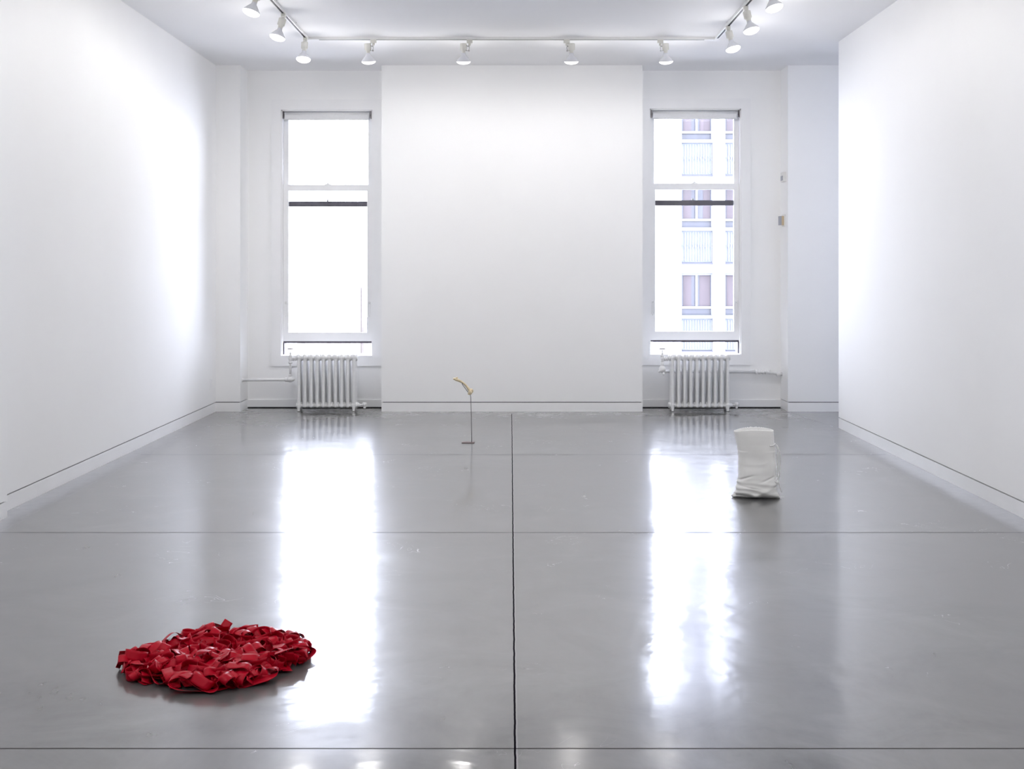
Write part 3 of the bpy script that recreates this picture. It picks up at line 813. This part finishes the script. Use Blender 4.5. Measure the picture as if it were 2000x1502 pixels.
# the long loop lying folded along the front edge
def hand(pts, ws, n=10):
    P_ = curve(pts, n); W_ = curve(ws, n)
    add_strip([(p_, w_.normalized()) for p_, w_ in zip(P_, W_)], rnd.random()*5)
hand([(-.955, 4.30, .008), (-1.02, 4.225, .006), (-1.10, 4.203, .008), (-1.165, 4.205, .016), (-1.190, 4.225, .034), (-1.165, 4.250, .048), (-1.12, 4.262, .040), (-1.05, 4.268, .024), (-.99, 4.262, .026), (-.93, 4.30, .03)],
     [(.5, -1, .0), (.15, -1, .1), (0, -1, .35), (.05, -1, .25), (.1, -1, .0), (.1, -1, -.3), (.1, -.9, -.5), (.1, -.8, .6), (.2, -.6, .8), (.3, -.5, .8)])
hand([(-1.14, 4.245, .03), (-1.10, 4.222, .016), (-1.06, 4.205, .008), (-1.03, 4.200, .010), (-1.015, 4.205, .022), (-1.025, 4.215, .034), (-1.00, 4.24, .036), (-.96, 4.26, .02)],
     [(.5, -.7, .4), (.4, -.8, .2), (.3, -1, .1), (.2, -1, .0), (.25, -1, .1), (.3, -1, .2), (.2, -1, .5), (.3, -.7, .7)])
hand([(-.965, 4.262, .004), (-.90, 4.283, .018), (-.86, 4.300, .022), (-.835, 4.318, .030), (-.838, 4.335, .042), (-.865, 4.338, .044), (-.90, 4.325, .03)],
     [(.3, -.8, -.5), (.3, -.9, -.5), (.2, -1, -.2), (.1, -1, .0), (.1, -1, .1), (.1, -1, .2), (.2, -.9, .4)])
hand([(-.80, 4.50, .012), (-.77, 4.545, .012), (-.755, 4.59, .022), (-.775, 4.60, .040), (-.83, 4.58, .052), (-.90, 4.56, .048)],
     [(.7, -.7, -.2), (.9, -.4, .2), (.8, -.5, .3), (.6, -.8, .1), (.4, -.9, .0), (.3, -.9, -.1)])
hand([(-1.10, 4.41, .055), (-1.02, 4.385, .060), (-.95, 4.40, .052), (-.88, 4.45, .058), (-.82, 4.50, .062), (-.79, 4.56, .045)],
     [(.2, -.9, .3), (.1, -1, -.2), (.3, -.9, .2), (.5, -.8, .0), (.6, -.8, .3), (.8, -.5, .1)])
me = bpy.data.meshes.new('ribbon_heap'); bm.to_mesh(me); bm.free(); me.materials.append(M['ribbon'])
rh = bpy.data.objects.new('ribbon_heap', me); col.objects.link(rh)
sm = rh.modifiers.new('s', 'SOLIDIFY'); sm.thickness = .0004
tag(rh, 'round low heap of tangled glossy red ribbon on the grey floor', 'ribbon')

# ------------------------------------------------------------------ outside: street fronts seen through the glass
M['fac'] = noisy(new_mat('pale_facade_stone', (0.50, 0.50, 0.52), 0.8), 1.5, .05)
M['spandrel'] = noisy(new_mat('blue_grey_spandrel', (0.074, 0.080, 0.095), 0.6), 1.5, .04)
M['fac2'] = noisy(new_mat('lintel_stone', (0.20, 0.205, 0.22), 0.8), 1.5, .04)
M['fline'] = new_mat('painted_lintel_shade', (0.030, 0.030, 0.050), 0.7)  # shadow tone for the lines at the lintels
M['fglass'] = noisy(new_mat('facade_glass', (0.017, 0.018, 0.028), 0.4), 1.2, .25, stretch=(4, 1, .6))
M['curtain'] = noisy(new_mat('facade_curtain', (0.038, 0.028, 0.032), 0.7), 2.0, .15, stretch=(6, 1, .4))
M['fframe'] = new_mat('facade_window_frame', (0.105, 0.110, 0.125), 0.6)
FY = 50.0
r = empty('office_building', (6.5, FY, -12)); tag(r, 'pale many-storeyed building front with ribbed panels, outside the right window', 'building')
zoff = 12.0; x_of = 6.5
bays = [(6.77, 8.06), (8.54, 9.83), (10.31, 11.60), (12.08, 13.37)]
mb = MB(); mb.box(0, 7.3, .5, 8.0, 0, 28)
edges_ = [6.5] + [v for b_ in bays for v in b_] + [13.8]
for i in range(0, len(edges_), 2): mb.box(edges_[i]-x_of, edges_[i+1]-x_of, 0, .6, 0, 28)
mb.build('wall', M['fac'], r)
for k in range(-3, 5):
    z0 = 1.68 + 3.58*k + zoff
    if z0 - 3.58 < 0: continue
    for bi, (a, b_) in enumerate(bays):
        a -= x_of; b_ -= x_of; c = (a+b_)/2
        s = MB(); s.box(a, b_, .16, .5, z0-3.53, z0-2.24); s.box(a, b_, .05, .5, z0-2.24, z0-2.10)
        MB().box(a, b_, .10, .5, z0-.38, z0-.02).build('lintel', M['fac2'], r)
        nr = 12
        for q in range(nr):
            xx = a + (b_-a)*(q+.5)/nr; s.box(xx-.018, xx+.018, .12, .17, z0-3.48, z0-2.30)
        for q in range(6):
            xx = a + (b_-a)*(q+.5)/6
            for sg in (-1, 1):
                v = [s.bm.verts.new((xx+dx, .09, z0-2.86+dz)) for dx, dz in ((-.09, -sg*.09-.02), (-.09, -sg*.09+.02), (.09, sg*.09+.02), (.09, sg*.09-.02))]
                s.bm.faces.new(v)
        s.build('spandrel_panel', M['spandrel'], r)
        MB().box(a, b_, .04, .5, z0-.02, z0+.035).build('lintel_shade', M['fline'], r)  # dark strip drawn in place of the lintel's shadow
        w = MB(); w.box(a, a+.05, .22, .34, z0-2.10, z0-.38); w.box(b_-.05, b_, .22, .34, z0-2.10, z0-.38); w.box(c-.045, c+.045, .23, .34, z0-1.745, z0-.465)
        w.box(a+.05, b_-.05, .22, .34, z0-1.84, z0-1.74); w.box(a+.05, b_-.05, .22, .34, z0-.47, z0-.38)
        wo = w.build('window', M['fframe'], r)
        pm = MB(); pm.box(a+.04, b_-.04, .32, .36, z0-2.12, z0-.38); pm.build('pane', M['fglass'], wo)
        cm = MB(); cm.box(c+.28 if (bi+k) % 2 else c+.14, b_-.08, .305, .318, z0-1.74, z0-.46); cm.box(a+.12, c-.2, .305, .318, z0-1.74, z0-.46)
        cm.build('curtain', M['curtain'], wo)
M['brick'] = noisy(new_mat('pale_brick', (0.60, 0.56, 0.57), 0.8), 1.5, .03)
M['post'] = noisy(new_mat('pink_brick_pilaster', (0.108, 0.084, 0.092), 0.8), 1.5, .03)
M['post2'] = noisy(new_mat('lilac_steel_post', (0.092, 0.090, 0.108), 0.8), 1.5, .03)
r = empty('brick_building', (-8.9, FY, -12)); tag(r, 'bleached low building with thin pink pilasters, outside the left window', 'building')
MB().box(0, 2.9, .2, 6, 0, 11.1).build('wall', M['brick'], r)
for px, wpx, ytop, mt in ((592, 5, 668, 'post2'), (642, 5, 624, 'post'), (663, 5, 619, 'post'), (682, 3, 614, 'post'), (703, 4, 560, 'post'), (707, 2, 562, 'post'), (717, 3, 620, 'post2')):
    x = (px-1006)/48+8.9
    MB().box(x-wpx/96, x+wpx/96, 0, .22, 0, 13.45-(ytop-526)/48).build('pilaster', M[mt], r)
M['street'] = noisy(new_mat('pale_asphalt', (0.40, 0.40, 0.41), 0.9), .4, .1)
struct(MB().box(-60, 60, 14, 75, -12.3, -12).build('street', M['street']), 'grey street far below the windows', 'street')
